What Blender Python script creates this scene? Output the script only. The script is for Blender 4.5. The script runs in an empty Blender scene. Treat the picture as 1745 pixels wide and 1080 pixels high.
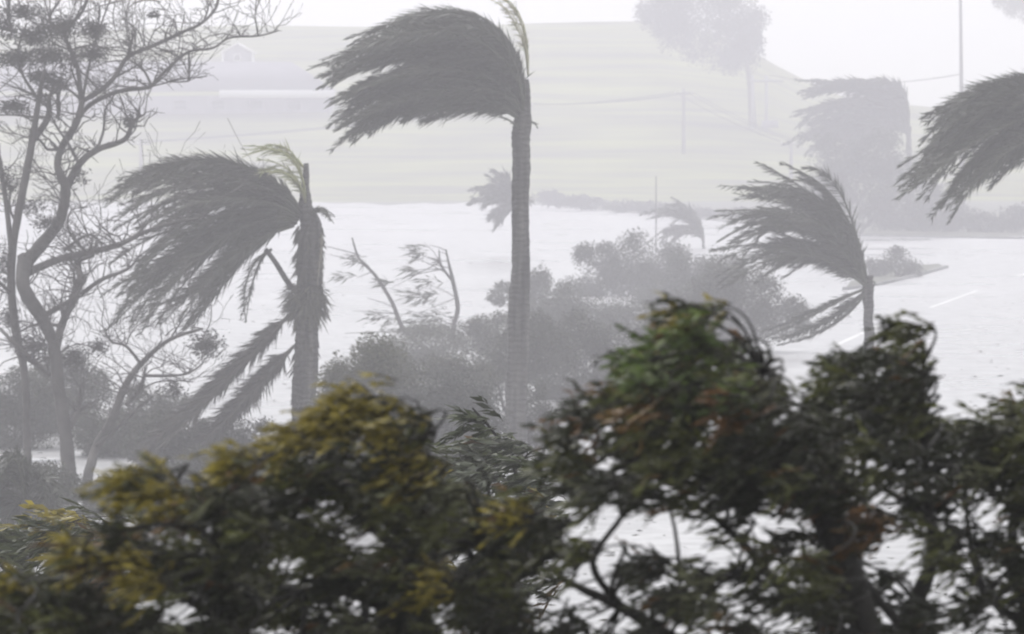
import bpy, math, random
import numpy as np
from mathutils import Vector

# ------------------------------------------------------------------ camera, sky, sun, exposure
sc = bpy.context.scene
COL = sc.collection
PW, PH = 1745.0, 1080.0
HFOV = math.radians(12.0)
F = PW / 2 / math.tan(HFOV / 2)          # focal length in photograph pixels
H = 8.3                                  # camera height
YH = 208.0                               # row of the level line in the photograph
FAR, CREST = 500.0, 700.0                # hill foot and hill crest

cd = bpy.data.cameras.new('camera')
cam = bpy.data.objects.new('camera', cd); COL.objects.link(cam)
cam.location = (0, 0, H); cam.rotation_euler = (math.pi / 2, 0, 0)
cd.sensor_width = 36; cd.angle = HFOV
cd.shift_y = -(PH / 2 - YH) / PW
cd.clip_start = 0.5; cd.clip_end = 6000
cd.dof.use_dof = True; cd.dof.focus_distance = 28; cd.dof.aperture_fstop = 13
sc.camera = cam

w = bpy.data.worlds.new('World'); sc.world = w; w.use_nodes = True
nt = w.node_tree; nt.nodes.clear()
sky = nt.nodes.new('ShaderNodeTexSky'); sky.sky_type = 'NISHITA'; sky.sun_disc = False
SUN_EL, SUN_AZ = 62.0, -25.0             # high behind cloud, ahead and a little left
sky.sun_elevation = math.radians(SUN_EL); sky.sun_rotation = math.radians(SUN_AZ)
sky.dust_density = 1.0; sky.air_density = 1.0
hs = nt.nodes.new('ShaderNodeHueSaturation'); hs.inputs['Saturation'].default_value = 0.06
bg = nt.nodes.new('ShaderNodeBackground'); bg.inputs['Strength'].default_value = 0.12
wo = nt.nodes.new('ShaderNodeOutputWorld')
nt.links.new(sky.outputs[0], hs.inputs['Color']); nt.links.new(hs.outputs[0], bg.inputs[0]); nt.links.new(bg.outputs[0], wo.inputs[0])

sd = bpy.data.lights.new('sun', 'SUN'); sd.energy = 1.0; sd.angle = math.radians(25); sd.color = (1, .97, .93)
so = bpy.data.objects.new('sun', sd); COL.objects.link(so)
az, el = math.radians(SUN_AZ), math.radians(SUN_EL)
sv = Vector((math.sin(az) * math.cos(el), math.cos(az) * math.cos(el), math.sin(el)))
so.rotation_euler = sv.to_track_quat('Z', 'Y').to_euler(); so.location = sv * 100

sc.view_settings.view_transform = 'Standard'; sc.view_settings.look = 'None'
sc.view_settings.exposure = 1.22; sc.view_settings.gamma = 1.0; sc.view_settings.use_curve_mapping = False
sc.render.engine = 'CYCLES'
sc.cycles.use_denoising = True; sc.cycles.filter_width = 2.0
sc.cycles.max_bounces = 8; sc.cycles.volume_bounces = 2; sc.cycles.diffuse_bounces = 3
sc.cycles.transmission_bounces = 3; sc.cycles.transparent_max_bounces = 8
HAZE = 0.0023

rng = np.random.default_rng(7)
random.seed(7)

# ------------------------------------------------------------------ helpers
def at(px, py, D):
    return np.array(((px - PW / 2) / F * D, D, H - (py - YH) / F * D))

def tag(o, label=None, cat=None, group=None, kind=None):
    if label: o['label'] = label
    if cat: o['category'] = cat
    if group: o['group'] = group
    if kind: o['kind'] = kind
    return o

class MB:
    """collects geometry of one mesh"""
    def __init__(s): s.v = []; s.f = []; s.c = []; s.n = 0
    def add(s, verts, faces, col=(1, 1, 1)):
        verts = np.asarray(verts, float).reshape(-1, 3)
        s.v.append(verts)
        for k in {len(f) for f in faces}: s.f.append(np.array([f for f in faces if len(f) == k], int) + s.n)
        c = np.asarray(col, float)
        s.c.append(np.broadcast_to(c, (len(verts), 3)) if c.ndim == 1 else c)
        s.n += len(verts)
    def box(s, lo, hi, col=(1, 1, 1)):
        (a, b, c), (d, e, f) = lo, hi
        s.add([(a,b,c),(d,b,c),(d,e,c),(a,e,c),(a,b,f),(d,b,f),(d,e,f),(a,e,f)],
              [(0,3,2,1),(4,5,6,7),(0,1,5,4),(1,2,6,5),(2,3,7,6),(3,0,4,7)], col)
    def tube(s, pts, rad, sides=8, col=(1, 1, 1), rough=0.0, cap=True):
        pts = np.asarray(pts, float); n = len(pts)
        rad = np.broadcast_to(np.asarray(rad, float), (n,))
        tan = np.gradient(pts, axis=0); tan /= np.linalg.norm(tan, axis=1)[:, None] + 1e-9
        ref = np.array((0.13, 0.97, 0.21)) if abs(tan[0][1]) < .9 else np.array((1., 0, 0))
        a = np.arange(sides) / sides * 2 * math.pi
        vs = []
        for p, t, r in zip(pts, tan, rad):
            u = np.cross(t, ref); u /= np.linalg.norm(u) + 1e-9; q = np.cross(t, u)
            rr = r * (1 + rough * rng.normal(size=sides))
            vs.append(p + np.outer(np.cos(a) * rr, u) + np.outer(np.sin(a) * rr, q))
        fs = [(i*sides+j, i*sides+(j+1) % sides, (i+1)*sides+(j+1) % sides, (i+1)*sides+j) for i in range(n-1) for j in range(sides)]
        if cap: fs += [tuple(range(sides))[::-1], tuple((n-1)*sides + j for j in range(sides))]
        s.add(np.concatenate(vs), fs, col)
    def leaves(s, base, d, L, W, col, fold=0.25, droop=0.0, strip=False):
        """many leaf blades at once: base (n,3), direction (n,3), length, width, colour (n,3)"""
        n = len(base)
        d = d / (np.linalg.norm(d, axis=1)[:, None] + 1e-9)
        r = rng.normal(size=(n, 3)); r[:, 2] += .9
        side = np.cross(d, r); side /= np.linalg.norm(side, axis=1)[:, None] + 1e-9
        nor = np.cross(side, d)
        L = np.broadcast_to(L, (n,))[:, None]; W = np.broadcast_to(W, (n,))[:, None]
        dn = np.array((0, 0, -1.0)) * droop * L
        if strip:
            m = base + d * L * .45 + dn * .25
            tip = base + d * L + dn
            V = np.stack([base - side * W * .3, base + side * W * .3, m - side * W * .5 + nor * W * fold, m + side * W * .5 + nor * W * fold, tip], 1)
            k = 5; tri = [(0, 1, 3, 2), (2, 3, 4)]
        else:
            m = base + d * L * .45 + dn * .3
            V = np.stack([base, m - side * W * .5 + nor * W * fold, base + d * L + dn, m + side * W * .5 + nor * W * fold], 1)
            k = 4; tri = [(0, 3, 2), (0, 2, 1)]
        o = s.n
        s.v.append(V.reshape(-1, 3)); s.c.append(np.repeat(np.broadcast_to(col, (n, 3)), k, axis=0)); s.n += n * k
        for t in tri:
            a = (np.arange(n)[:, None] * k + np.array(t)[None, :] + o)
            s.f.append(a)
    def build(s, name, mat, parent=None, smooth=False, origin=None):
        me = bpy.data.meshes.new(name)
        V = np.concatenate(s.v)
        if origin is not None: V = V - np.asarray(origin)
        me.vertices.add(len(V)); me.vertices.foreach_set('co', V.astype(np.float32).ravel())
        lp = np.concatenate([f.ravel() for f in s.f]); tot = np.concatenate([np.full(len(f), f.shape[1]) for f in s.f])
        me.loops.add(len(lp)); me.loops.foreach_set('vertex_index', lp.astype(np.int32))
        me.polygons.add(len(tot)); me.polygons.foreach_set('loop_start', (np.cumsum(tot) - tot).astype(np.int32))
        me.update(calc_edges=True)
        at_ = me.color_attributes.new('tint', 'FLOAT_COLOR', 'POINT')
        C = np.concatenate([np.concatenate(s.c), np.ones((s.n, 1))], 1).astype(np.float32)
        at_.data.foreach_set('color', C.ravel())
        if smooth: me.polygons.foreach_set('use_smooth', [True] * len(me.polygons))
        me.materials.append(mat); me.update()
        o = bpy.data.objects.new(name, me); COL.objects.link(o)
        if origin is not None: o.location = origin
        if parent is not None:
            o.parent = parent
            if origin is None: o.location = -np.array(parent['base_']) if 'base_' in parent else (0, 0, 0)
        return o

def thing(name, loc, label, cat, group=None):
    o = bpy.data.objects.new(name, None); COL.objects.link(o)
    o.location = tuple(float(x) for x in loc); o.empty_display_size = .3
    return tag(o, label, cat, group)

def part(mb, name, mat, t, smooth=False, kind=None):
    """mesh given in world coordinates, hung under an unrotated Empty"""
    o = mb.build(name, mat, smooth=smooth)
    r = t; off = Vector((0, 0, 0))
    while r is not None: off += r.location; r = r.parent
    o.parent = t; o.location = -off
    if kind: o['kind'] = kind
    return o

def sub(mb, name, mat, p, smooth=False):
    o = mb.build(name, mat, smooth=smooth); o.parent = p   # the part's frame already is the world frame
    return o

# ------------------------------------------------------------------ materials
def mat(name, col, rough=.7, noise=None, tint=False, bump=None, trans=0.0, spec=.5, metal=0.0, stretch=None):
    m = bpy.data.materials.new(name); m.use_nodes = True
    n = m.node_tree; b = n.nodes['Principled BSDF']
    b.inputs['Base Color'].default_value = (*col, 1); b.inputs['Roughness'].default_value = rough
    b.inputs['Specular IOR Level'].default_value = spec; b.inputs['Metallic'].default_value = metal
    cur = None
    tc = n.nodes.new('ShaderNodeTexCoord')
    if noise:
        sc_, amt, det = noise
        nz = n.nodes.new('ShaderNodeTexNoise'); nz.inputs['Scale'].default_value = sc_; nz.inputs['Detail'].default_value = det
        if stretch:
            mp = n.nodes.new('ShaderNodeMapping'); mp.inputs['Scale'].default_value = stretch; n.links.new(tc.outputs['Object'], mp.inputs[0]); n.links.new(mp.outputs[0], nz.inputs['Vector'])
        else: n.links.new(tc.outputs['Object'], nz.inputs['Vector'])
        rp = n.nodes.new('ShaderNodeValToRGB')
        rp.color_ramp.elements[0].position = .3; rp.color_ramp.elements[1].position = .7
        rp.color_ramp.elements[0].color = (*[c * (1 - amt) for c in col], 1)
        rp.color_ramp.elements[1].color = (*[min(1, c * (1 + amt)) for c in col], 1)
        n.links.new(nz.outputs['Fac'], rp.inputs['Fac']); cur = rp.outputs['Color']
    if tint:
        at_ = n.nodes.new('ShaderNodeAttribute'); at_.attribute_name = 'tint'
        if cur is None: cur = at_.outputs['Color']
        else:
            mx = n.nodes.new('ShaderNodeMix'); mx.data_type = 'RGBA'; mx.blend_type = 'MULTIPLY'; mx.inputs[0].default_value = 1
            n.links.new(cur, mx.inputs[6]); n.links.new(at_.outputs['Color'], mx.inputs[7]); cur = mx.outputs[2]
    if cur is not None: n.links.new(cur, b.inputs['Base Color'])
    if bump:
        sc_, st, dist = bump
        nb = n.nodes.new('ShaderNodeTexNoise'); nb.inputs['Scale'].default_value = sc_; nb.inputs['Detail'].default_value = 6
        n.links.new(tc.outputs['Object'], nb.inputs['Vector'])
        bp = n.nodes.new('ShaderNodeBump'); bp.inputs['Strength'].default_value = st; bp.inputs['Distance'].default_value = dist
        n.links.new(nb.outputs['Fac'], bp.inputs['Height']); n.links.new(bp.outputs[0], b.inputs['Normal'])
    if trans:
        tr = n.nodes.new('ShaderNodeBsdfTranslucent'); ms = n.nodes.new('ShaderNodeMixShader'); ms.inputs[0].default_value = trans
        if cur is not None: n.links.new(cur, tr.inputs['Color'])
        else: tr.inputs['Color'].default_value = (*col, 1)
        n.links.new(b.outputs[0], ms.inputs[1]); n.links.new(tr.outputs[0], ms.inputs[2])
        n.links.new(ms.outputs[0], n.nodes['Material Output'].inputs[0])
    return m

M = dict(
    leaf=mat('wet_leaf', (.05, .06, .03), .42, tint=True, trans=.28, spec=.5),
    palm=mat('palm_leaf', (.05, .055, .03), .5, tint=True, trans=.12),
    far_leaf=mat('distant_leaf', (.05, .06, .03), .7, tint=True, trans=.12),
    bark=mat('dark_wet_bark', (.013, .011, .009), .8, noise=(30, .4, 5), bump=(60, .5, .01)),
    grey_bark=mat('grey_bark', (.07, .065, .06), .85, noise=(4, .3, 5), bump=(12, .6, .03)),
    dead=mat('dead_frond', (.10, .09, .07), .9, tint=True),
    grass=mat('storm_grass', (.13, .145, .03), .95, noise=(.055, .75, 10), bump=(2.5, .6, .2), stretch=(1, 4, 1)),
    ground=mat('wet_grass_ground', (.085, .09, .065), .9, noise=(.15, .4, 8), bump=(4, .5, .1)),
    paint=mat('white_road_paint', (.6, .6, .6), .4),
    kerb=mat('kerb_concrete', (.16, .16, .16), .8, noise=(3, .2, 4)),
    white=mat('white_paint', (.8, .8, .82), .5),
    wall=mat('grey_render_wall', (.22, .21, .25), .85, noise=(.8, .15, 5)),
    roof=mat('grey_sheet_roof', (.13, .125, .16), .75, noise=(.5, .15, 4)),
    glass=mat('dark_glass', (.02, .02, .025), .1),
    pole=mat('weathered_pole', (.13, .12, .12), .8, noise=(2, .25, 4)),
    steel=mat('galvanised_steel', (.30, .30, .32), .5, metal=.6),
    cable=mat('black_cable', (.02, .02, .02), .7),
)
def road_mat():
    m = bpy.data.materials.new('wet_pale_concrete'); m.use_nodes = True
    n = m.node_tree; b = n.nodes['Principled BSDF']; tc = n.nodes.new('ShaderNodeTexCoord')
    mp = n.nodes.new('ShaderNodeMapping'); mp.inputs['Scale'].default_value = (.10, .09, 1)
    n.links.new(tc.outputs['Object'], mp.inputs[0])
    nz = n.nodes.new('ShaderNodeTexNoise'); nz.inputs['Scale'].default_value = .9; nz.inputs['Detail'].default_value = 9; nz.inputs['Roughness'].default_value = .62
    n.links.new(mp.outputs[0], nz.inputs['Vector'])
    rp = n.nodes.new('ShaderNodeValToRGB')
    rp.color_ramp.elements[0].position = .38; rp.color_ramp.elements[0].color = (.10, .10, .105, 1)
    rp.color_ramp.elements[1].position = .60; rp.color_ramp.elements[1].color = (.42, .42, .43, 1)
    n2 = n.nodes.new('ShaderNodeTexNoise'); n2.inputs['Scale'].default_value = 1.1; n2.inputs['Detail'].default_value = 8; n2.inputs['Roughness'].default_value = .7
    n.links.new(tc.outputs['Object'], n2.inputs['Vector'])
    av = n.nodes.new('ShaderNodeMath'); av.operation = 'MULTIPLY_ADD'; av.inputs[1].default_value = .45; n.links.new(n2.outputs['Fac'], av.inputs[0])
    sm = n.nodes.new('ShaderNodeMath'); sm.operation = 'MULTIPLY'; sm.inputs[1].default_value = .55; n.links.new(nz.outputs['Fac'], sm.inputs[0]); n.links.new(sm.outputs[0], av.inputs[2])
    n.links.new(av.outputs[0], rp.inputs[0]); n.links.new(rp.outputs[0], b.inputs['Base Color'])
    rr = n.nodes.new('ShaderNodeMapRange'); rr.inputs[1].default_value = .35; rr.inputs[2].default_value = .65
    rr.inputs[3].default_value = .22; rr.inputs[4].default_value = .5
    n.links.new(nz.outputs['Fac'], rr.inputs[0]); n.links.new(rr.outputs[0], b.inputs['Roughness'])
    nb = n.nodes.new('ShaderNodeTexNoise'); nb.inputs['Scale'].default_value = 3; nb.inputs['Detail'].default_value = 5
    n.links.new(tc.outputs['Object'], nb.inputs['Vector'])
    bp = n.nodes.new('ShaderNodeBump'); bp.inputs['Strength'].default_value = .35; bp.inputs['Distance'].default_value = .03
    n.links.new(nb.outputs['Fac'], bp.inputs['Height']); n.links.new(bp.outputs[0], b.inputs['Normal'])
    return m
M['road'] = road_mat()
def palm_bark():
    m = bpy.data.materials.new('ringed_palm_bark'); m.use_nodes = True
    n = m.node_tree; b = n.nodes['Principled BSDF']; tc = n.nodes.new('ShaderNodeTexCoord'); b.inputs['Roughness'].default_value = .8
    wv = n.nodes.new('ShaderNodeTexWave'); wv.bands_direction = 'Z'; wv.inputs['Scale'].default_value = 2.2; wv.inputs['Distortion'].default_value = 5; wv.inputs['Detail'].default_value = 4; wv.inputs['Detail Scale'].default_value = 2
    n.links.new(tc.outputs['Object'], wv.inputs['Vector'])
    mp = n.nodes.new('ShaderNodeMapping'); mp.inputs['Scale'].default_value = (5, 5, .45); n.links.new(tc.outputs['Object'], mp.inputs[0])
    nz = n.nodes.new('ShaderNodeTexNoise'); nz.inputs['Scale'].default_value = 1.2; nz.inputs['Detail'].default_value = 7; n.links.new(mp.outputs[0], nz.inputs['Vector'])
    rp = n.nodes.new('ShaderNodeValToRGB'); rp.color_ramp.elements[0].position = .35; rp.color_ramp.elements[1].position = .7
    rp.color_ramp.elements[0].color = (.028, .027, .025, 1); rp.color_ramp.elements[1].color = (.15, .145, .13, 1); n.links.new(nz.outputs['Fac'], rp.inputs[0])
    mx = n.nodes.new('ShaderNodeMix'); mx.data_type = 'RGBA'; mx.blend_type = 'MULTIPLY'; mx.inputs[0].default_value = .22
    n.links.new(rp.outputs[0], mx.inputs[6]); n.links.new(wv.outputs['Color'], mx.inputs[7]); n.links.new(mx.outputs[2], b.inputs['Base Color'])
    bp = n.nodes.new('ShaderNodeBump'); bp.inputs['Strength'].default_value = .8; bp.inputs['Distance'].default_value = .05
    n.links.new(wv.outputs['Fac'], bp.inputs['Height']); n.links.new(bp.outputs[0], b.inputs['Normal'])
    return m
M['palm_bark'] = palm_bark()

# ------------------------------------------------------------------ ground, road, hill
g = MB(); g.add([(-690, -55, 0), (690, -55, 0), (690, 1080, 0), (-690, 1080, 0)], [(0, 1, 2, 3)])
tag(g.build('ground', M['ground']), kind='structure')

def gp(px, py, z=0.0):
    D = (H - z) * F / (py - YH); p = at(px, py, D); p[2] = z; return p

far_edge0 = [(-1200, 345), (-200, 345), (500, 346), (930, 347), (1200, 372), (1450, 400), (1745, 405), (1950, 408), (2600, 415)]
ex = np.concatenate([np.linspace(-1200, -200, 12), np.linspace(-180, 1950, 140), np.linspace(2000, 2600, 8)])
far_edge = [(x, np.interp(x, [q[0] for q in far_edge0], [q[1] for q in far_edge0]) + 1.6 * math.sin(x * .021) + 1.2 * math.sin(x * .067 + 1) + rng.normal() * .5) for x in ex]
r = MB()
fe = [gp(x, y, .006) for x, y in far_edge]
ne = [np.array((p[0], 58 + 4 * math.sin(p[0] * .05), .006)) for p in fe]
r.add(fe + ne, [(i + len(fe), i + 1 + len(fe), i + 1, i) for i in range(len(fe) - 1)])
road = tag(r.build('road', M['road']), kind='structure')

def mark(p, q, wd, name='lane_marking'):
    m = MB(); a, b = gp(*p, .011), gp(*q, .011); d = b - a; s_ = np.array((-d[1], d[0], 0)); s_ = s_ / np.linalg.norm(s_) * wd / 2
    m.add([a - s_, b - s_, b + s_, a + s_], [(0, 1, 2, 3)])
    o = m.build(name, M['paint']); o.parent = road
    if o.data.polygons[0].normal.z < 0: o.data.flip_normals()
for p, q in [((1585, 524), (1665, 495)), ((1735, 470), (1790, 452)), ((1420, 590), (1500, 553))]: mark(p, q, .22)
def kerb(pts, name='kerb'):
    m = MB()
    P = [gp(*p, .006) for p in pts]
    for a, b in zip(P[:-1], P[1:]):
        d = b - a; s_ = np.array((-d[1], d[0], 0)); s_ = s_ / np.linalg.norm(s_) * .14; u = np.array((0, 0, .13))
        m.add([a - s_, b - s_, b + s_, a + s_, a - s_ + u, b - s_ + u, b + s_ + u, a + s_ + u],
              [(0, 1, 5, 4), (1, 2, 6, 5), (2, 3, 7, 6), (3, 0, 4, 7), (4, 5, 6, 7)])
    tag(m.build(name, M['kerb']), kind='structure')
kerb([(1440, 494), (1500, 485), (1560, 471), (1612, 456)])
kerb([(930, 349), (1200, 374), (1450, 402), (1745, 407), (1950, 410)])

vg = MB(); vv = [gp(x, y, .012) for x, y in [(1440, 493), (1470, 490), (1500, 485), (1560, 471), (1612, 456), (1600, 449), (1560, 452), (1500, 466), (1450, 478)]]
vg.add(vv, [tuple(range(9))]); vo = tag(vg.build('verge', M['ground']), kind='structure')
if vo.data.polygons[0].normal.z < 0: vo.data.flip_normals()
crest_px = [(-6000, 80), (-1500, 70), (0, 58), (430, 46), (1100, 40), (1230, 62), (1320, 118), (1420, 165), (1600, 186), (1800, 190), (4000, 170), (8000, 150)]
def hill_z(x, y):
    u = (y - FAR) / (CREST - FAR)
    cx = np.interp(PW / 2 + x / CREST * F, [c[0] for c in crest_px], [c[1] for c in crest_px])
    zc = H - (cx - YH) / F * CREST
    if u <= 0: return -.4 + .02 * u
    if u < 1: s_ = .12 * u + .88 * (u * u * (3 - 2 * u)) ** .85
    else: s_ = 1 - .25 * min(1, (u - 1) / 1.5)
    und = .35 * math.sin(x * .045 + 1) * math.sin(y * .05) + .25 * math.sin(x * .11) * math.sin(y * .09 + 2)
    terr = .18 * math.sin(y * .35 + .3 * math.sin(x * .03))
    return -.4 + zc * s_ + .4 * min(u * 6, 1) + (und + terr) * min(1, u * 2) * (1 if u < 1 else .3)
hm = MB(); X = np.concatenate([np.linspace(-680, -120, 30), np.linspace(-112, 112, 90), np.linspace(120, 680, 30)]); Y = np.concatenate([np.linspace(486, 730, 90), np.linspace(745, 1070, 16)])
V = [(x, y, hill_z(x, y)) for y in Y for x in X]; nx = len(X)
hm.add(V, [(j*nx+i, j*nx+i+1, (j+1)*nx+i+1, (j+1)*nx+i) for j in range(len(Y)-1) for i in range(nx-1)])
tag(hm.build('hill', M['grass'], smooth=True), kind='structure')

def hp(px, py):
    """where the sight line of a photograph pixel meets the hill or the ground"""
    for D in np.arange(60, 760, .5):
        p = at(px, py, D)
        if p[2] <= max(0, hill_z(p[0], p[1])): return p
    return p

# ------------------------------------------------------------------ foliage helpers
WIND = np.array((-1.0, .12, -.08))
def bez(P, n):
    t = np.linspace(0, 1, n)[:, None]; a, b, c, d = P
    p = (1-t)**3*a + 3*(1-t)**2*t*b + 3*(1-t)*t*t*c + t**3*d
    g_ = 3*(1-t)**2*(b-a) + 6*(1-t)*t*(c-b) + 3*t*t*(d-c)
    return p, g_ / (np.linalg.norm(g_, axis=1)[:, None] + 1e-9)

def frond_mesh(P, leaf_len, n, width, col, windy=.6, start=.14, rach=.03, spread=.7):
    mb = MB()
    p, _ = bez(P, 9); mb.tube(p, np.linspace(rach, rach * .25, 9), 5, np.array(col) * 1.5)
    t = np.sort(rng.uniform(start, 1, n)); pp, tt = bez(P, 101)
    i = (t * 100).astype(int); base = pp[i]; tan = tt[i]
    ref = rng.normal(size=3) * .35 + np.array((0, .25, 1)); side = np.cross(tan, ref); side /= np.linalg.norm(side, axis=1)[:, None] + 1e-9
    s_ = np.where(np.arange(n) % 2, 1.0, -1.0)[:, None]
    d = tan * .8 + side * s_ * spread + WIND * windy + rng.normal(size=(n, 3)) * .26
    L = leaf_len * (np.sin(math.pi * (t * .8 + .14)) ** .7) * rng.uniform(.7, 1.15, n)
    c = np.array(col) * rng.uniform(.7, 1.35, (n, 1)) * rng.uniform(.92, 1.08, (n, 3))
    mb.leaves(base, d, L, width * rng.uniform(.7, 1.2, n), c, droop=.1, strip=True)
    return mb

PCOL = (.045, .05, .032)
def palm(name, label, D, trunk, groups, group=None, leaf=45, nleaf=120, lw=3.2, dj=1.0, tcol='palm_bark', extra_trunk=None, base_z=0.0, zscale=1):
    """trunk: (px, py, width px) from the top down to the ground; groups: frond bundles (P0,P1,P2,P3 in px, count, jitter, opts)"""
    s_ = D / F
    pts = [at(x, y, D) for x, y, _ in trunk]; wid = [wd * s_ / 2 for *_, wd in trunk]
    b = pts[-1].copy(); b[2] = base_z
    if pts[-1][2] > base_z + .05: pts.append(b); wid.append(wid[-1] * 1.12)
    else: pts[-1] = b
    t = thing(name, b, label, 'palm', group)
    P = np.array(pts)[::-1]; W = np.array(wid)[::-1]
    seg = np.linspace(0, 1, 110); k = np.linspace(0, 1, len(P))
    PP = np.stack([np.interp(seg, k, P[:, a]) for a in range(3)], 1); WW = np.interp(seg, k, W)
    zz = np.arange(len(PP)); WW = WW * (1 + .010 * ((zz % 3) - 1)) * (1 + .05 * np.sin(zz * .21 + D))
    PP[:, 0] += .012 * np.sin(zz * .37)
    m = MB(); m.tube(PP, WW, 16, rough=.035); part(m, 'trunk', M[tcol], t, smooth=True)
    for gd in groups:
        P0, P1, P2, P3, n, jit = gd[:6]; o = gd[6] if len(gd) > 6 else {}
        for q in range(n if n < 5 else int(n * 1.5)):
            j = lambda a: rng.normal(size=2) * jit * a * (1.35 if jit > 8 else 1)
            dy = rng.normal() * dj * .5
            pts = [at(*P0, D), at(*(np.array(P1) + j(.6)), D), at(*(np.array(P2) + j(.9)), D), at(*(np.array(P3) + j(1)), D)]
            pts[1][1] += dy * .6; pts[2][1] += dy * 1.5; pts[3][1] += dy * 2 + rng.normal() * .25 * dj
            pts[0][1] += dy * .12
            fm = frond_mesh(pts, o.get('leaf', leaf) * s_, int(o.get('n', nleaf)), o.get('lw', lw) * s_, o.get('col', PCOL),
                            o.get('windy', .6), o.get('start', .14), o.get('rach', 2.6) * s_, o.get('spread', .7))
            part(fm, o.get('name', 'frond'), M[o.get('mat', 'palm')], t)
    return t

def blob_leaves(mb, c, rad, n, L, W, col, wind=.8, shell=.55):
    v = rng.normal(size=(n, 3)); v /= np.linalg.norm(v, axis=1)[:, None]
    rr = (shell + (1 - shell) * rng.uniform(size=(n, 1))) ** 1.0
    rr = rr * (1 + .16 * np.sin(v[:, :1] * 7 + c[0]) * np.sin(v[:, 2:] * 6 + c[2]))
    base = np.asarray(c) + v * rr * np.asarray(rad)
    d = v * .6 + WIND * wind + rng.normal(size=(n, 3)) * .45
    cc = np.asarray(col) * rng.uniform(.6, 1.5, (n, 1)) * rng.uniform(.9, 1.1, (n, 3))
    mb.leaves(base, d, L * rng.uniform(.6, 1.3, n), W * rng.uniform(.7, 1.2, n), cc, droop=.08)

def limb(pts_px, D, jit=0.0, n_sub=5):
    P = np.array([at(x, y, D + (rng.normal() * jit if i else 0)) for i, (x, y, _) in enumerate(pts_px)])
    W = np.array([wd for *_, wd in pts_px]) * D / F / 2
    k = np.linspace(0, 1, len(P)); s_ = np.linspace(0, 1, (len(P) - 1) * n_sub + 1)
    # smooth (Catmull-Rom) path
    out = []
    for u in s_:
        f_ = u * (len(P) - 1); i = min(int(f_), len(P) - 2); x = f_ - i
        p0, p1, p2, p3 = P[max(i-1, 0)], P[i], P[i+1], P[min(i+2, len(P)-1)]
        out.append(.5 * ((2*p1) + (-p0+p2)*x + (2*p0-5*p1+4*p2-p3)*x*x + (-p0+3*p1-3*p2+p3)*x**3))
    return np.array(out), np.interp(s_, k, W)

def bush(name, label, blobs, D, col, cat='bush', group=None, leaf=9, lw=4.5, dens=1.0,  wind=.8, trunk_px=6, base=None, mname='far_leaf', stems=3):
    """round wind-combed crown made of lobes (px, py, rx, ry); stands on the ground below its first lobe"""
    s_ = D / F
    c0 = at(blobs[0][0], blobs[0][1], D)
    b = np.array((c0[0], D, 0.0)) if base is None else np.asarray(base)
    t = thing(name, b, label, cat, group)
    m = MB()
    for i, (x, y, rx, ry) in enumerate(blobs[:max(stems, 1)]):
        c = at(x, y, D); mid = (b + c) / 2 + np.array((rng.normal() * .2, 0, .1))
        m.tube([b + np.array((.05 * i, .03 * i, -.05)), mid, c], [trunk_px * s_ / 2, trunk_px * s_ * .4, trunk_px * s_ * .2], 6)
    part(m, 'trunk', M['grey_bark'], t, smooth=True)
    lobes = []
    for x, y, rx, ry in blobs:
        lobes.append((x, y, rx * .95, ry * .95))
        for q in range(5 if rx > 20 else 2):
            a = rng.uniform(0, 2 * math.pi); f_ = rng.uniform(.3, .55); lobes.append((x + math.cos(a) * rx * .72, y + math.sin(a) * ry * .72, rx * f_, ry * f_))
    for x, y, rx, ry in lobes:
        c = at(x, y, D) + np.array((0, rng.normal() * rx * s_ * .4, 0))
        c[2] = max(c[2], b[2] + ry * s_ * .55)
        lf, lq = max(leaf * .6, 5.5), max(lw * .55, 2.4)
        n = int(dens * 12 * rx * ry / (lf * lq)) + 60
        m = MB(); blob_leaves(m, c, np.array((rx, .8 * min(rx, ry * 1.5), ry)) * s_, n, lf * s_, lq * s_, col, wind, shell=.25)
        part(m, 'foliage', M[mname], t)
    return t

# ------------------------------------------------------------------ palms
palm('palm_tree', 'tall palm with one dense grey crown blown flat over a long bare trunk', 118,
     [(894, 135, 12), (893, 165, 24), (889, 215, 34), (888, 250, 29), (887, 330, 30), (887, 450, 33), (884, 560, 36), (880, 660, 38), (879, 760, 40), (878, 780, 44)],
     [((893, 190), (902, 30), (760, -15), (600, 92), 8, 13),
      ((893, 180), (892, 60), (740, 25), (566, 122), 9, 14),
      ((892, 185), (880, 85), (730, 55), (575, 150), 8, 14),
      ((891, 190), (870, 100), (725, 85), (580, 180), 9, 14),
      ((890, 195), (860, 120), (720, 105), (585, 205), 8, 13),
      ((889, 200), (850, 140), (710, 130), (588, 225), 8, 11),
      ((888, 205), (850, 165), (700, 160), (620, 226), 4, 8),
      ((888, 205), (850, 165), (760, 165), (680, 195), 5, 12),
      ((892, 195), (897, 80), (810, 40), (690, 50), 6, 12),
      ((892, 195), (890, 100), (800, 80), (700, 110), 6, 14),
      ((900, 130), (903, 40), (872, -25), (805, -8), 4, 7, dict(col=(.26, .25, .14), n=30, leaf=26, lw=1.6, rach=1.6)),
      ((900, 130), (900, 60), (880, 20), (838, 8), 3, 6, dict(col=(.26, .25, .14), n=24, leaf=20, lw=1.6, rach=1.6)),
      ((886, 222), (872, 205), (862, 200), (850, 198), 2, 4, dict(leaf=8, n=16)),
      ((893, 220), (903, 205), (908, 208), (914, 216), 2, 3, dict(leaf=8, n=18, windy=.1))],
     leaf=46, nleaf=270, lw=2.1, dj=1.2)

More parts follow.
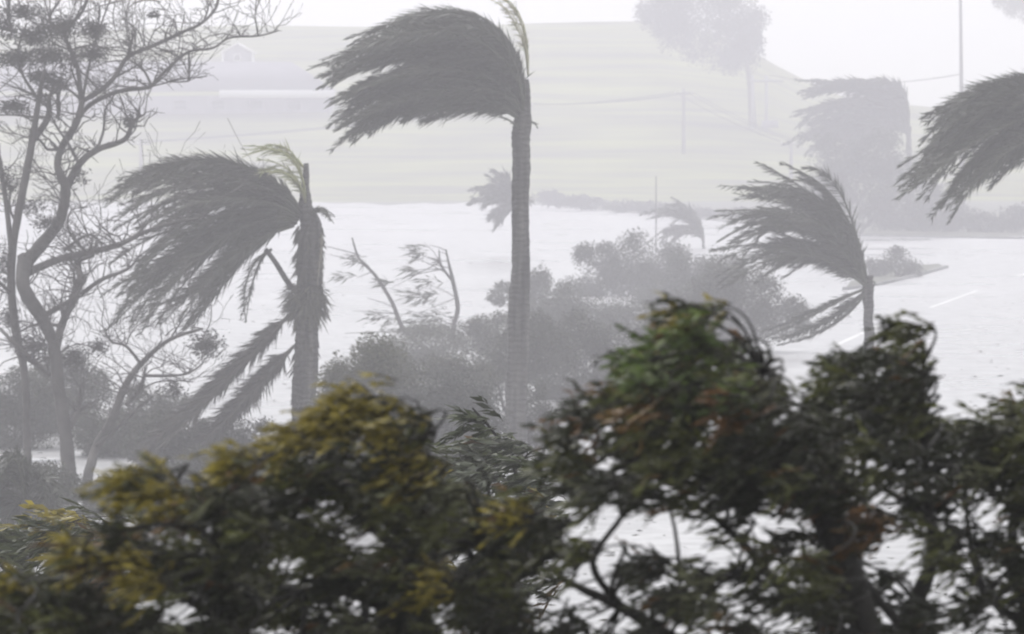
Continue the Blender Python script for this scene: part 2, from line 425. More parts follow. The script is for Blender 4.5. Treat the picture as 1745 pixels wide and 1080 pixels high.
lp = palm('palm_tree', 'battered palm with yellow broken top, shaggy waist and dead fronds hanging to its foot', 114,
     [(521, 278, 9), (521, 320, 14), (519, 350, 24), (528, 375, 36), (530, 410, 42), (527, 480, 44), (523, 560, 40), (520, 640, 40), (517, 720, 44), (516, 800, 48)],
     [((514, 362), (482, 305), (350, 228), (198, 330), 10, 13),
      ((512, 366), (470, 320), (360, 270), (222, 362), 7, 13),
      ((510, 370), (470, 335), (370, 310), (260, 400), 5, 12),
      ((508, 375), (460, 340), (330, 350), (208, 525), 8, 20),
      ((505, 380), (450, 375), (360, 400), (235, 540), 8, 20),
      ((500, 385), (440, 395), (400, 430), (285, 540), 6, 14),
      ((462, 425), (435, 435), (418, 480), (412, 550), 3, 8, dict(leaf=22, n=60)),
      ((525, 372), (540, 352), (552, 358), (568, 368), 4, 6, dict(leaf=14, n=36, windy=.0)),
      ((545, 400), (552, 395), (553, 430), (548, 480), 2, 4, dict(leaf=14, n=30, windy=.1, col=(.09, .085, .06))),
      ((521, 335), (525, 280), (500, 245), (425, 258), 4, 10, dict(col=(.22, .23, .10), n=45, leaf=34, lw=2.0)),
      ((521, 345), (520, 290), (490, 270), (440, 292), 4, 10, dict(col=(.22, .23, .10), n=45, leaf=30, lw=2.0)),
      ((500, 530), (440, 590), (350, 680), (238, 772), 6, 8, dict(leaf=46, n=240, lw=3, spread=.42, start=.08, col=(.06, .056, .045), windy=.22, mat='dead', name='dead_frond')),
      ((500, 590), (455, 635), (380, 715), (312, 806), 6, 8, dict(leaf=46, n=240, lw=3, spread=.42, start=.08, col=(.06, .056, .045), windy=.12, mat='dead', name='dead_frond'))],
     leaf=44, nleaf=250, lw=2.1, dj=1.2)
m = MB(); p, wd = limb([(508, 500, 12), (490, 480, 10), (470, 448, 9), (452, 424, 8)], 114); m.tube(p, wd, 6); part(m, 'broken_stalk', M['palm_bark'], lp, smooth=True)
m = MB(); s_ = 114 / F
n = 900; c = at(523, 512, 114); v = rng.normal(size=(n, 3)); v /= np.linalg.norm(v, axis=1)[:, None]
bs = c + v * np.array((36, 36, 40)) * s_ * rng.uniform(.35, 1, (n, 1))
m.leaves(bs, v * .5 + np.array((-.15, 0, -.8)) + rng.normal(size=(n, 3)) * .35, 30 * s_ * rng.uniform(.5, 1.2, n), 3 * s_, np.array((.075, .075, .05)) * rng.uniform(.6, 1.4, (n, 1)), strip=True)
part(m, 'dead_leaf_skirt', M['dead'], lp)
for y, k in ((395, 70), (425, 80), (455, 90), (590, 40), (625, 36), (670, 30)):
    m = MB(); a = rng.uniform(0, 2 * math.pi, k); r_ = 19 * s_
    bs = at(527 if y < 500 else 521, y, 114) + np.stack([np.cos(a) * r_, np.sin(a) * r_, rng.normal(size=k) * 9 * s_], 1)
    m.leaves(bs, np.stack([np.cos(a) * .35 - .15, np.sin(a) * .35, -1 + 0 * a], 1) + rng.normal(size=(k, 3)) * .22, (26 if y < 500 else 18) * s_ * rng.uniform(.5, 1.3, k), 4 * s_, np.array((.06, .057, .045)) * rng.uniform(.6, 1.4, (k, 1)), strip=True)
    part(m, 'old_leaf_base', M['dead'], lp)

palm('palm_tree', 'slim palm with spread ragged fronds above the pointed dark treetop', 135,
     [(1479, 470, 16), (1479, 490, 20), (1480, 540, 17), (1482, 600, 18), (1484, 700, 20), (1485, 718, 22)],
     [((1478, 482), (1468, 380), (1425, 300), (1352, 278), 4, 9, dict(leaf=34)),
      ((1477, 484), (1455, 380), (1385, 310), (1258, 330), 6, 14),
      ((1477, 486), (1440, 400), (1350, 340), (1232, 400), 6, 15),
      ((1476, 488), (1430, 430), (1350, 390), (1232, 452), 5, 14),
      ((1476, 488), (1440, 440), (1400, 410), (1320, 440), 5, 14),
      ((1477, 484), (1462, 400), (1420, 350), (1350, 350), 5, 14),
      ((1477, 486), (1450, 420), (1410, 370), (1300, 370), 6, 20),
      ((1477, 487), (1450, 440), (1410, 420), (1345, 430), 5, 16),
      ((1474, 492), (1420, 510), (1370, 545), (1300, 570), 2, 5, dict(leaf=26)),
      ((1476, 496), (1440, 530), (1400, 565), (1325, 582), 3, 6, dict(leaf=26)),
      ((1481, 488), (1487, 476), (1491, 480), (1493, 490), 2, 3, dict(leaf=8, n=16, windy=0))],
     leaf=40, nleaf=200, lw=1.9, dj=1.1)

palm('palm_tree', 'large dark palm whose crown streams over the pale road, its trunk out of sight', 112,
     [(1852, 170, 26), (1852, 230, 34), (1856, 400, 34), (1862, 700, 38), (1864, 823, 44)],
     [((1850, 212), (1815, 130), (1680, 118), (1600, 215), 8, 10),
      ((1850, 212), (1800, 145), (1670, 145), (1580, 270), 8, 11),
      ((1850, 210), (1790, 160), (1680, 190), (1550, 325), 8, 12),
      ((1848, 215), (1790, 190), (1700, 230), (1612, 356), 6, 10),
      ((1850, 215), (1815, 125), (1740, 118), (1670, 180), 6, 10),
      ((1850, 215), (1845, 130), (1800, 125), (1730, 200), 8, 12),
      ((1850, 215), (1800, 200), (1760, 230), (1690, 300), 6, 14),
      ((1850, 212), (1810, 140), (1690, 135), (1605, 240), 6, 11), ((1850, 208), (1800, 150), (1690, 160), (1580, 300), 6, 12), ((1850, 214), (1815, 140), (1730, 140), (1660, 235), 8, 11), ((1850, 210), (1800, 170), (1730, 200), (1640, 310), 7, 14)],
     leaf=46, nleaf=250, lw=2.1, dj=1.1)

palm('palm_tree', 'faint pale palm bent over shrubs beside the hill', 400,
     [(1548, 215, 9), (1549, 260, 9), (1550, 379, 11)],
     [((1548, 215), (1552, 150), (1520, 125), (1478, 140), 4, 6),
      ((1548, 218), (1530, 150), (1470, 130), (1372, 158), 8, 10),
      ((1546, 222), (1520, 170), (1450, 160), (1368, 205), 8, 12),
      ((1545, 226), (1510, 190), (1450, 200), (1372, 250), 8, 12),
      ((1545, 226), (1520, 200), (1480, 210), (1440, 250), 6, 10)],
     leaf=30, nleaf=170, lw=3.0, dj=1.4)

palm('palm_tree', 'tiny faint palm just behind the tall bare palm trunk', 300,
     [(880, 345, 7), (881, 380, 7), (882, 438, 9)],
     [((880, 345), (870, 310), (860, 300), (848, 303), 5, 9),
      ((880, 346), (862, 320), (840, 312), (822, 325), 5, 9),
      ((880, 347), (860, 335), (835, 335), (811, 350), 5, 9),
      ((880, 349), (865, 350), (850, 355), (835, 372), 5, 9),
      ((881, 346), (890, 330), (893, 335), (896, 345), 2, 4)],
     leaf=24, nleaf=60, lw=2.4, dj=1.3)

palm('palm_tree', 'tiny faint palm leaning beside a thin utility pole', 320,
     [(1198, 402, 5), (1199, 430, 5), (1200, 470, 6)],
     [((1198, 402), (1192, 370), (1175, 352), (1150, 358), 5, 9),
      ((1198, 403), (1185, 370), (1155, 350), (1122, 368), 5, 9),
      ((1197, 405), (1180, 385), (1150, 380), (1124, 412), 5, 9)],
     leaf=22, nleaf=60, lw=2.4, dj=1.3)

palm('palm_bush', 'low spiky palm clump at the foot of the bare branched tree', 88,
     [(45, 850, 22), (46, 985, 26)],
     [((45, 850), (60, 800), (80, 800), (100, 880), 6, 12, dict(windy=.2)), ((45, 850), (35, 790), (10, 790), (-20, 850), 6, 14), ((45, 850), (50, 780), (30, 770), (5, 800), 6, 14, dict(windy=.3)),
      ((45, 855), (10, 830), (-20, 850), (-50, 910), 6, 14), ((45, 855), (70, 840), (85, 870), (92, 930), 5, 10, dict(windy=.1)), ((45, 855), (30, 840), (20, 880), (10, 930), 5, 14, dict(windy=.2))],
     leaf=34, nleaf=90, lw=3, dj=.5)

# ------------------------------------------------------------------ bare-branched tree on the left
DT = 106
bt = thing('bare_branched_tree', at(105, 860, DT) * np.array((1, 1, 0)), 'big twisting bare tree with few leaf clumps left on grey branches', 'tree')
limbs = [
 [(118, 810, 26), (112, 740, 24), (100, 660, 22), (92, 590, 21), (70, 540, 24), (40, 490, 24), (42, 440, 26)],
 [(150, 812, 18), (165, 760, 16), (188, 722, 16), (215, 655, 13), (245, 615, 10), (290, 578, 7), (345, 560, 5)],
 [(48, 815, 15), (46, 740, 14), (42, 640, 13), (30, 580, 15), (20, 500, 15), (22, 420, 14), (40, 320, 14), (55, 240, 13), (66, 170, 9), (75, 120, 5)],
 [(42, 450, 26), (75, 412, 22), (103, 372, 19), (112, 320, 17), (98, 285, 13), (106, 250, 13), (130, 210, 12), (140, 172, 10)],
 [(140, 172, 10), (170, 155, 9), (195, 132, 8), (218, 97, 8), (260, 78, 7), (310, 55, 6), (345, 38, 5), (370, 8, 5), (372, -40, 3)],
 [(128, 212, 9), (152, 180, 8), (200, 156, 8), (245, 150, 7), (258, 146, 6), (285, 118, 6), (322, 88, 5), (362, 82, 4), (392, 64, 4), (440, 61, 3), (475, 52, 2)],
 [(112, 322, 16), (135, 280, 13), (165, 255, 11), (212, 238, 9), (225, 212, 8), (240, 196, 5)],
 [(218, 97, 6), (222, 75, 5), (233, 48, 3)],
 [(56, 240, 12), (82, 200, 11), (84, 165, 8), (98, 160, 6), (100, 205, 5)],
 [(138, 172, 9), (133, 120, 8), (120, 85, 8), (112, 55, 6), (140, 20, 5), (155, -20, 4)],
 [(112, 60, 6), (85, 35, 5), (95, 10, 4), (118, -20, 3)],
 [(40, 468, 16), (100, 442, 13), (150, 430, 11), (200, 418, 10), (245, 396, 8), (300, 378, 6), (340, 372, 4)],
 [(95, 600, 14), (105, 555, 14), (128, 505, 13), (136, 470, 11), (130, 448, 8), (160, 435, 5)],
 [(140, 500, 8), (175, 475, 7), (215, 460, 5), (235, 440, 3)],
 [(240, 620, 6), (215, 590, 5), (190, 582, 4), (180, 565, 3)],
 [(245, 640, 6), (290, 640, 5), (320, 636, 4), (345, 620, 3)],
 [(215, 690, 8), (235, 668, 7), (246, 640, 6)],
 [(20, 430, 10), (8, 330, 9), (-8, 240, 7), (-30, 180, 5)],
 [(258, 146, 5), (245, 120, 4), (225, 105, 3)],
 [(322, 90, 4), (322, 128, 4), (320, 138, 3), (285, 140, 2)],
 [(110, 425, 6), (150, 400, 5), (172, 415, 4), (172, 440, 2)],
 [(345, 40, 4), (355, 10, 3), (345, -20, 2)], [(440, 61, 3), (435, 25, 2), (445, -5, 2)],
 [(30, 600, 10), (60, 620, 8), (85, 640, 7)], [(0, 560, 6), (30, 590, 6), (55, 610, 5)],
 [(66, 170, 6), (40, 130, 5), (30, 90, 4), (45, 40, 3)], [(20, 60, 5), (15, 20, 5), (18, -20, 4)],
 [(140, 172, 6), (150, 120, 5), (165, 60, 4), (170, 10, 3)], [(165, 60, 4), (180, 20, 3), (195, -20, 2)],
]
tips = []
for lb in list(limbs):
    for q in range(3 if len(lb) > 5 else 2):
        i = int(rng.integers(1, len(lb))); x, y, wd = lb[i]; a = rng.uniform(-2.6, -.5) if rng.uniform() < .8 else rng.uniform(-3.5, 0)
        nl = [(x, y, wd * .5)]; L = rng.uniform(22, 42)
        for k in range(int(rng.integers(3, 5))):
            a += rng.normal() * .45; x += math.cos(a) * L; y += math.sin(a) * L; nl.append((x, y, max(wd * .5 * (1 - (k + 1) / 5), 1.4)))
        limbs.append(nl)
for k, lb in enumerate(limbs):
    if k < 3: lb = [(lb[0][0], 858, lb[0][2] * 1.15)] + lb
    p, wd = limb(lb, DT, .35)
    if k < 3: p[0][2] = -.05
    m = MB(); m.tube(p, np.maximum(wd, .012), 7, rough=.05)
    # side twigs grow out of every limb
    for q in range(int(len(p) * .9) if k > 2 else 7):
        i = rng.integers(len(p) // 3, len(p)); a = p[i]
        d = np.array((rng.normal() * .7 - .15, rng.normal() * .4, abs(rng.normal()) * .6 + .1)); d /= np.linalg.norm(d)
        L = rng.uniform(.35, 1.15); rr = min(wd[i] * .4, .022)
        cv = np.array((-rng.uniform(0, .35), rng.normal() * .2, rng.normal() * .3))
        tw = [a + d * L * u + cv * L * u * u + rng.normal(size=3) * .035 * (u > 0) for u in np.linspace(0, 1, 6)]
        m.tube(tw, np.linspace(rr, .006, 6), 4); tips.append(tw[-1])
        for h in (2, 3, 4):
            if rng.uniform() < .65:
                d2 = d * .7 + rng.normal(size=3) * .55 + np.array((-.2, 0, 0)); l2 = L * rng.uniform(.2, .45); a2 = tw[h]
                m.tube([a2, a2 + d2 * l2 * .5, a2 + d2 * l2 + cv * l2 * .6 + rng.normal(size=3) * .03], [rr * .5, rr * .4, .005], 4)
    part(m, 'trunk' if k < 3 else 'branch', M['grey_bark'], bt, smooth=True)
for x, y, rx, ry, n in [(110, 45, 60, 22, 170), (60, 62, 50, 20, 170), (165, 50, 26, 16, 90), (30, 100, 45, 18, 160), (90, 95, 45, 20, 160), (160, 92, 30, 14, 110), (25, 180, 36, 10, 90), (75, 130, 30, 12, 80),
                        (10, 40, 30, 30, 90), (15, 310, 28, 26, 70), (60, 350, 40, 18, 50), (60, 590, 45, 24, 120), (130, 610, 36, 24, 110), (355, 588, 34, 26, 160), (170, 590, 20, 14, 40), (225, 205, 16, 14, 40),
                        (265, 25, 14, 6, 14), (100, 140, 26, 18, 60), (10, 450, 20, 40, 60), (140, 300, 20, 20, 20), (80, 380, 30, 14, 40), (300, 660, 24, 18, 50), (20, 540, 20, 22, 60), (45, 20, 40, 14, 80)]:
    m = MB(); blob_leaves(m, at(x, y, DT + rng.normal() * .3), np.array((rx, rx * .8, ry)) * DT / F, int(n * 4.5), 8 * DT / F, 3.0 * DT / F, (.05, .05, .045), 1.0, shell=.1)
    part(m, 'foliage', M['far_leaf'], bt)

# ------------------------------------------------------------------ wispy saplings between the palms
def sapling(label, D, stems, wisps):
    b = np.array((at(stems[0][0][0], 500, D)[0], D, 0)); t = thing('windswept_sapling', b, label, 'tree')
    for i, st in enumerate(stems):
        p, wd = limb(st, D, .15)
        if i == 0: p = np.vstack([b - np.array((0, 0, .05)), p]); wd = np.concatenate([[wd[0] * 1.2], wd])
        m = MB(); m.tube(p, wd, 6)
        for q in range(10):
            k = rng.integers(3, len(p)); d = np.array((-abs(rng.normal()) * .9 - .2, rng.normal() * .3, rng.normal() * .35 + .2)); L = rng.uniform(.4, 1.3)
            m.tube([p[k], p[k] + d * L * .5, p[k] + d * L + np.array((-.1, 0, -.05))], [.02, .014, .008], 4)
        part(m, 'trunk' if i == 0 else 'branch', M['grey_bark'], t)
    for x, y, rx, ry, n in wisps:
        m = MB(); blob_leaves(m, at(x, y, D), np.array((rx, rx * .6, ry)) * D / F, n, 20 * D / F, 2.6 * D / F, (.07, .075, .05), 1.6, shell=.1); part(m, 'foliage', M['far_leaf'], t)
sapling('thin pale sapling bowed over beside the battered palm', 172, [[(735, 600, 9), (690, 565, 8), (668, 515, 7), (640, 470, 6), (612, 440, 4), (600, 405, 3)]], [(610, 440, 26, 10, 40), (660, 480, 25, 8, 30), (650, 540, 40, 12, 50), (590, 470, 22, 8, 24)])
sapling('thin pale sapling with forked tip near the tall bare palm trunk', 178, [[(776, 590, 9), (772, 560, 8), (780, 525, 8), (772, 480, 7), (764, 445, 4), (760, 425, 2)], [(772, 480, 5), (752, 452, 4), (748, 425, 2)]], [(715, 430, 26, 16, 60), (705, 460, 22, 10, 30), (720, 505, 50, 14, 90), (740, 540, 60, 16, 110), (700, 560, 50, 12, 80), (735, 480, 30, 8, 30)])

# ------------------------------------------------------------------ distant and middle bushes and trees
G1 = (.06, .065, .045)
bush('round_shrub', 'rounded olive shrub between the battered palm and the tall bare palm', [(640, 680, 90, 95), (590, 710, 60, 90), (690, 700, 70, 85), (560, 745, 40, 60), (620, 800, 90, 60), (690, 800, 70, 55)], 106, (.075, .08, .045), leaf=14, lw=4.5)
bush('round_shrub', 'darker grey dome shrub left of the tall bare palm trunk', [(775, 715, 78, 88), (735, 700, 60, 70), (815, 755, 45, 60), (800, 800, 60, 50), (750, 810, 60, 50)], 104, (.05, .055, .045), leaf=14, lw=4.5)
bush('small_shrub', 'small grey shrub hugging the foot of the tall bare palm', [(905, 700, 40, 52), (925, 730, 26, 38), (880, 735, 30, 40)], 122, G1, leaf=10)
bush('round_tree', 'pale round tree with bumpy crown behind the road', [(1085, 455, 62, 62), (1020, 440, 42, 28), (1140, 470, 50, 55), (1060, 505, 80, 45), (990, 510, 45, 28)], 232, G1, 'tree', leaf=8, lw=4)
bush('pointed_shrub', 'pale pointed shrub just right of the tall bare trunk', [(915, 510, 36, 52), (895, 490, 26, 34), (945, 540, 40, 32), (860, 500, 34, 20)], 205, G1, leaf=8, lw=4)
bush('wide_shrub', 'wide low hazy shrub thicket right of the tall bare palm', [(1010, 620, 70, 62), (1070, 600, 60, 60), (950, 640, 50, 55), (1110, 640, 50, 60), (1000, 680, 80, 40), (930, 600, 50, 50), (985, 575, 60, 40)], 146, G1, leaf=10)
bush('round_shrub', 'grey shrub filling the gap behind the two dome shrubs', [(720, 650, 80, 46), (660, 640, 60, 44), (790, 650, 60, 46), (600, 650, 50, 40)], 128, (.07, .075, .05), leaf=10)
bush('round_tree', 'hazy leafy tree behind the pointed shrub by the tall bare palm', [(960, 520, 55, 42), (1010, 540, 60, 40), (1060, 560, 60, 44), (905, 545, 45, 40)], 190, G1, 'tree', leaf=8, lw=4)
bush('round_tree', 'pale leafy tree between the bumpy round tree and the slim palm', [(1175, 490, 60, 60), (1225, 465, 50, 45), (1150, 530, 70, 45), (1250, 520, 60, 50)], 215, G1, 'tree', leaf=8, lw=4)
bush('low_shrub', 'low pale shrub at the feet of the two thin saplings', [(735, 585, 85, 32), (670, 590, 60, 26), (800, 580, 60, 34), (840, 560, 40, 30)], 166, (.08, .085, .06), leaf=9)
bush('wide_shrub', 'hazy shrub right behind the foot of the tall bare palm', [(860, 620, 60, 60), (930, 610, 60, 56), (900, 570, 50, 40), (830, 650, 50, 50)], 140, G1, leaf=10)
bush('wide_shrub', 'hazy shrub thicket under the slim palm with ragged fronds', [(1200, 540, 85, 70), (1280, 520, 70, 62), (1140, 575, 60, 55), (1330, 545, 55, 40), (1230, 490, 50, 45)], 176, G1, leaf=10)
bush('tall_shrub', 'pale shrub thicket below the faint bent palm', [(1460, 320, 78, 62), (1410, 345, 50, 50), (1530, 320, 60, 55), (1590, 350, 50, 35), (1430, 270, 50, 40), (1505, 265, 50, 40)], 362, G1, leaf=8, lw=4)
bush('small_shrub', 'small pale shrub alone on the kerb beside the slim palm', [(1530, 446, 34, 26), (1500, 455, 22, 20), (1560, 458, 20, 16)], 262, G1, leaf=8, lw=4)
for x, y, rx, ry, D, lab in [(300, 745, 70, 50, 116, 'low grey shrub between bare tree stems and hanging dead fronds'), (430, 755, 70, 44, 113, 'low grey shrub left of the battered palm foot'), (30, 690, 80, 62, 124, 'grey shrub behind the white guard rail'),
                         (190, 730, 60, 50, 121, 'grey shrub seen between two stems of the bare tree'),
                         (60, 830, 80, 40, 99, 'grey shrub at the foot of the bare tree stems'), (215, 835, 80, 36, 98, 'grey shrub in front of the bare tree foot beside yellow sprigs'), (110, 660, 60, 60, 130, 'pale grey shrub behind the bare tree trunk fork'), (255, 690, 45, 40, 128, 'pale grey shrub under the low curved limb of the bare tree'), (360, 800, 90, 40, 104, 'grey shrub beneath the hanging dead frond tips')]:
    bush('low_shrub', lab, [(x, y, rx, ry), (x - 40, y + 15, rx * .7, ry * .7), (x + 45, y + 10, rx * .7, ry * .75), (x, y + ry * .8, rx * 1.1, ry * .6)], D, G1, leaf=11)
b0 = hp(1283, 215)
bush('hill_tree', 'very faint large tree with full round crown on the hill shoulder', [(1270, 85, 40, 40), (1190, 25, 85, 55), (1130, 15, 45, 45), (1225, 75, 70, 48), (1255, 15, 55, 50), (1190, -40, 90, 50), (1150, 60, 35, 35)], b0[1], (.04, .042, .04), 'tree', leaf=9, lw=5, base=b0, trunk_px=14, dens=.9, stems=1)
b1 = hp(1760, 200)
bush('hill_tree', 'faint tree beyond the large dark palm crown', [(1755, 5, 50, 40), (1720, 0, 28, 26), (1790, -30, 60, 50)], b1[1], (.04, .042, .04), 'tree', leaf=9, lw=5, base=b1, trunk_px=12, stems=1)
for i in range(9):
    x = 940 + i * 62 + rng.normal() * 14; y = 338 + i * 5.5; D = 470 - i * 11
    bush('roadside_shrub', 'faint low shrub along the far road edge', [(x, y, 34, 11), (x + 20, y + 4, 28, 9)], D, G1, group='faint shrubs along the far road edge', leaf=7, lw=4, stems=1, trunk_px=3)
for i in range(5):
    x = 1500 + i * 75; D = 372 - i * 2
    bush('roadside_hedge', 'pale hedge shrub beyond the kerb under the large dark palm crown', [(x, 372, 46, 22), (x + 30, 380, 40, 18)], D, G1, group='pale hedge beyond the kerb', leaf=8, lw=4, stems=1, trunk_px=3)

# ------------------------------------------------------------------ buildings on the hill
bp_ = hp(300, 195); DB = bp_[1]; s_ = DB / F
x0, x1 = at(-60, 0, DB)[0], at(565, 0, DB)[0]; zb = bp_[2] - 1.5
zt = at(0, 163, DB)[2]; zr = at(0, 104, DB)[2]
hs_ = thing('long_low_house', ((x0 + x1) / 2, DB, zb), 'long low grey house with white fascia band on the hillside', 'building')
m = MB(); m.box((x0, DB, zb), (x1, DB + 8, zt)); part(m, 'wall', M['wall'], hs_)
m = MB(); e = .5; zf = zt + .55
m.add([(x0-e, DB-e-1, zf), (x1+e, DB-e-1, zf), (x1+e, DB+9, zf), (x0-e, DB+9, zf), (x0+5, DB+4, zr), (x1-5, DB+4, zr)], [(0, 1, 5, 4), (1, 2, 5), (2, 3, 4, 5), (3, 0, 4), (0, 3, 2, 1)]); ro = part(m, 'roof', M['roof'], hs_)
m = MB(); m.box((at(375, 0, DB)[0], DB - 1.62, zt - .28), (x1 + e, DB - 1.52, zf + .12)); part(m, 'fascia', M['white'], hs_)
for i in range(9):
    xx = x0 + 2.2 + i * (x1 - x0 - 3) / 9
    m = MB(); m.box((xx, DB - .06, zt - 1.7), (xx + 1.7, DB + .05, zt - .5)); f_ = part(m, 'window', M['wall'], hs_)
    m = MB(); m.box((xx + .1, DB - .075, zt - 1.6), (xx + 1.6, DB - .05, zt - .6)); sub(m, 'pane', M['glass'], f_)
for i in range(7):
    xx = x0 + .2 + i * (x1 - x0 - .6) / 6
    m = MB(); m.box((xx, DB - 1.45, zb), (xx + .15, DB - 1.3, zt)); part(m, 'veranda_post', M['wall'], hs_)
hb = hp(405, 112); D2 = hb[1]
sh = thing('small_white_house', hb, 'small white gabled house uphill from the long low house', 'building')
xa, xb = at(376, 0, D2)[0], at(434, 0, D2)[0]; za = hb[2] - .4; zt2 = at(0, 88, D2)[2]; zr2 = at(0, 72, D2)[2]
m = MB(); m.box((xa + .2, D2, za), (xb - .2, D2 + 4, zt2)); xm = (xa + xb) / 2
m.add([(xa + .2, D2 + .01, zt2), (xb - .2, D2 + .01, zt2), (xm, D2 + .01, zr2 - .15)], [(0, 1, 2)]); part(m, 'wall', M['wall'], sh)
m = MB()
for sx, ex in ((xa - .1, xm), (xm, xb + .1)):
    z0, z1 = (zt2 - .1, zr2) if sx < xm else (zr2, zt2 - .1)
    m.add([(sx, D2 - .3, z0), (ex, D2 - .3, z1), (ex, D2 + 4.3, z1), (sx, D2 + 4.3, z0), (sx, D2 - .3, z0 - .25), (ex, D2 - .3, z1 - .25), (ex, D2 + 4.3, z1 - .25), (sx, D2 + 4.3, z0 - .25)],
          [(0, 1, 2, 3), (7, 6, 5, 4), (0, 4, 5, 1), (1, 5, 6, 2), (2, 6, 7, 3), (3, 7, 4, 0)])
part(m, 'roof', M['white'], sh)
for xx in (xa + .1, xb - .4):
    m = MB(); m.box((xx, D2 - .08, za), (xx + .3, D2 - .02, zt2 - .2)); part(m, 'corner_board', M['white'], sh)
m = MB(); m.box((xm - .5, D2 - .06, za + 1.0), (xm + .4, D2 + .02, za + 1.9)); f_ = part(m, 'window', M['white'], sh)
m = MB(); m.box((xm - .4, D2 - .08, za + 1.1), (xm + .3, D2 - .05, za + 1.8)); sub(m, 'pane', M['glass'], f_)

# ------------------------------------------------------------------ poles, cables, rail
def upole(px, py_top, base, wd, label, arms=True, name='utility_pole'):
    t = thing(name, base, label, 'pole'); D = base[1]; s_ = D / F
    zt = at(px, py_top, D)[2]; m = MB(); m.tube([base - np.array((0, 0, .3)), (base[0], D, zt)], [wd * s_ * .6, wd * s_ * .42], 8); part(m, 'post', M['pole'], t, smooth=True)
    if arms:
        m = MB(); m.box((base[0] - 1.1, D - .22, zt - .75), (base[0] + 1.1, D - .1, zt - .6)); a = part(m, 'crossarm', M['pole'], t)
        for dx in (-1, -.35, .35, 1):
            m = MB(); m.tube([(base[0] + dx, D - .16, zt - .6), (base[0] + dx, D - .16, zt - .42)], [.06, .05], 6); sub(m, 'insulator', M['white'], a)
    return np.array((base[0], D - .16, zt - .42))
pa = upole(1165, 150, hp(1165, 262), 6, 'faint utility pole with crossarm halfway up the grassy hill')
pb = upole(1118, 300, gp(1118, 428), 2.6, 'thin utility pole by the far road edge beside the tiny palm', arms=False)
pc = upole(892, 170, hp(892, 268), 6, 'utility pole on the hill hidden behind the tall bare palm trunk')
pd_ = upole(240, 235, hp(240, 300), 6, 'utility pole on the hill behind the bare tree twigs')
pe = upole(1348, 235, hp(1348, 318), 6, 'utility pole beside the shrubs below the faint bent palm')
tb = hp(1296, 222); ttw = thing('twin_post_frame', tb, 'faint twin post frame under the large hill tree', 'pole')
for px in (1283, 1306):
    b = hp(px, 222); b[1] = tb[1]; m = MB(); m.tube([b - np.array((0, 0, .5)), (b[0], b[1], at(px, 128, b[1])[2])], [.22, .18], 8); part(m, 'post', M['steel'], ttw, smooth=True)
m = MB(); zt = at(0, 140, tb[1])[2]; m.box((at(1278, 0, tb[1])[0], tb[1] - .3, zt), (at(1335, 0, tb[1])[0], tb[1] - .2, zt + .3)); part(m, 'crossarm', M['steel'], ttw)
m = MB(); zt = at(0, 218, tb[1])[2]; m.box((at(1298, 0, tb[1])[0], tb[1] - .6, zt), (at(1326, 0, tb[1])[0], tb[1] - .25, zt + .9)); part(m, 'cabinet', M['wall'], ttw)
lb_ = gp(1640, 350); t = thing('light_mast', lb_, 'very tall thin light mast rising behind the large dark palm', 'pole')
m = MB(); m.tube([lb_, lb_ + np.array((-.1, 0, 12)), lb_ + np.array((-.25, 0, 26))], [.24, .19, .12], 8); part(m, 'post', M['pole'], t, smooth=True)
m = MB(); c = lb_ + np.array((-.25, 0, 26)); m.box(c + np.array((-1.4, -.25, 0)), c + np.array((1.4, .25, .3))); hd = part(m, 'lamp_head', M['steel'], t)
m = MB(); m.tube([lb_ + np.array((0, 0, -.1)), lb_ + np.array((0, 0, .5))], [.4, .36], 8); part(m, 'base', M['kerb'], t)
def cable(a, b, sag, label, rad=.05):
    k = np.linspace(0, 1, 14)[:, None]; p = a * (1 - k) + b * k; p[:, 2] -= (4 * k * (1 - k) * sag)[:, 0]
    m = MB(); m.tube(p, rad, 5); tag(m.build('power_cable', M['cable']), label, 'cable', 'power cables over the hill')
    return
for dx in (-1, 0.35, 1):
    o = np.array((dx, 0, 0))
    cable(pd_ + o, pc + o, .5, 'thin power cable crossing the hill left of the tall bare palm')
    cable(pc + o, pa + o, .5, 'thin power cable crossing the hill right of the tall bare palm')
    cable(pa + o, pe + o, .4, 'thin power cable sloping down from the crossarm pole to the shrubs')
cable(np.array((at(1312, 98, tb[1])[0], tb[1], at(1312, 128, tb[1])[2])), np.array((lb_[0] - .1, lb_[1], at(0, 126, lb_[1])[2])), 1.0, 'single faint cable strung from twin post frame to light mast')

rl = gp(50, 800); t = thing('guard_rail', rl, 'short white guard rail behind the bare tree stems', 'rail')
m = MB(); pA, pB = gp(-60, 802), gp(100, 797); m.tube([pA + np.array((0, 0, .16)), pB + np.array((0, 0, .16))], [.08, .08], 6); part(m, 'rail', M['white'], t)
for k in range(6):
    q = pA + (pB - pA) * (k + .3) / 5.6; m = MB(); m.box(q + np.array((-.05, .04, -.05)), q + np.array((.05, .12, .2))); part(m, 'post', M['white'], t)

# ------------------------------------------------------------------ near treetops
def inside(poly, x, y):
    c = False; j = len(poly) - 1
    for i in range(len(poly)):
        xi, yi = poly[i]; xj, yj = poly[j]
        if (yi > y) != (yj > y) and x < (xj - xi) * (y - yi) / (yj - yi + 1e-9) + xi: c = not c
        j = i
    return c

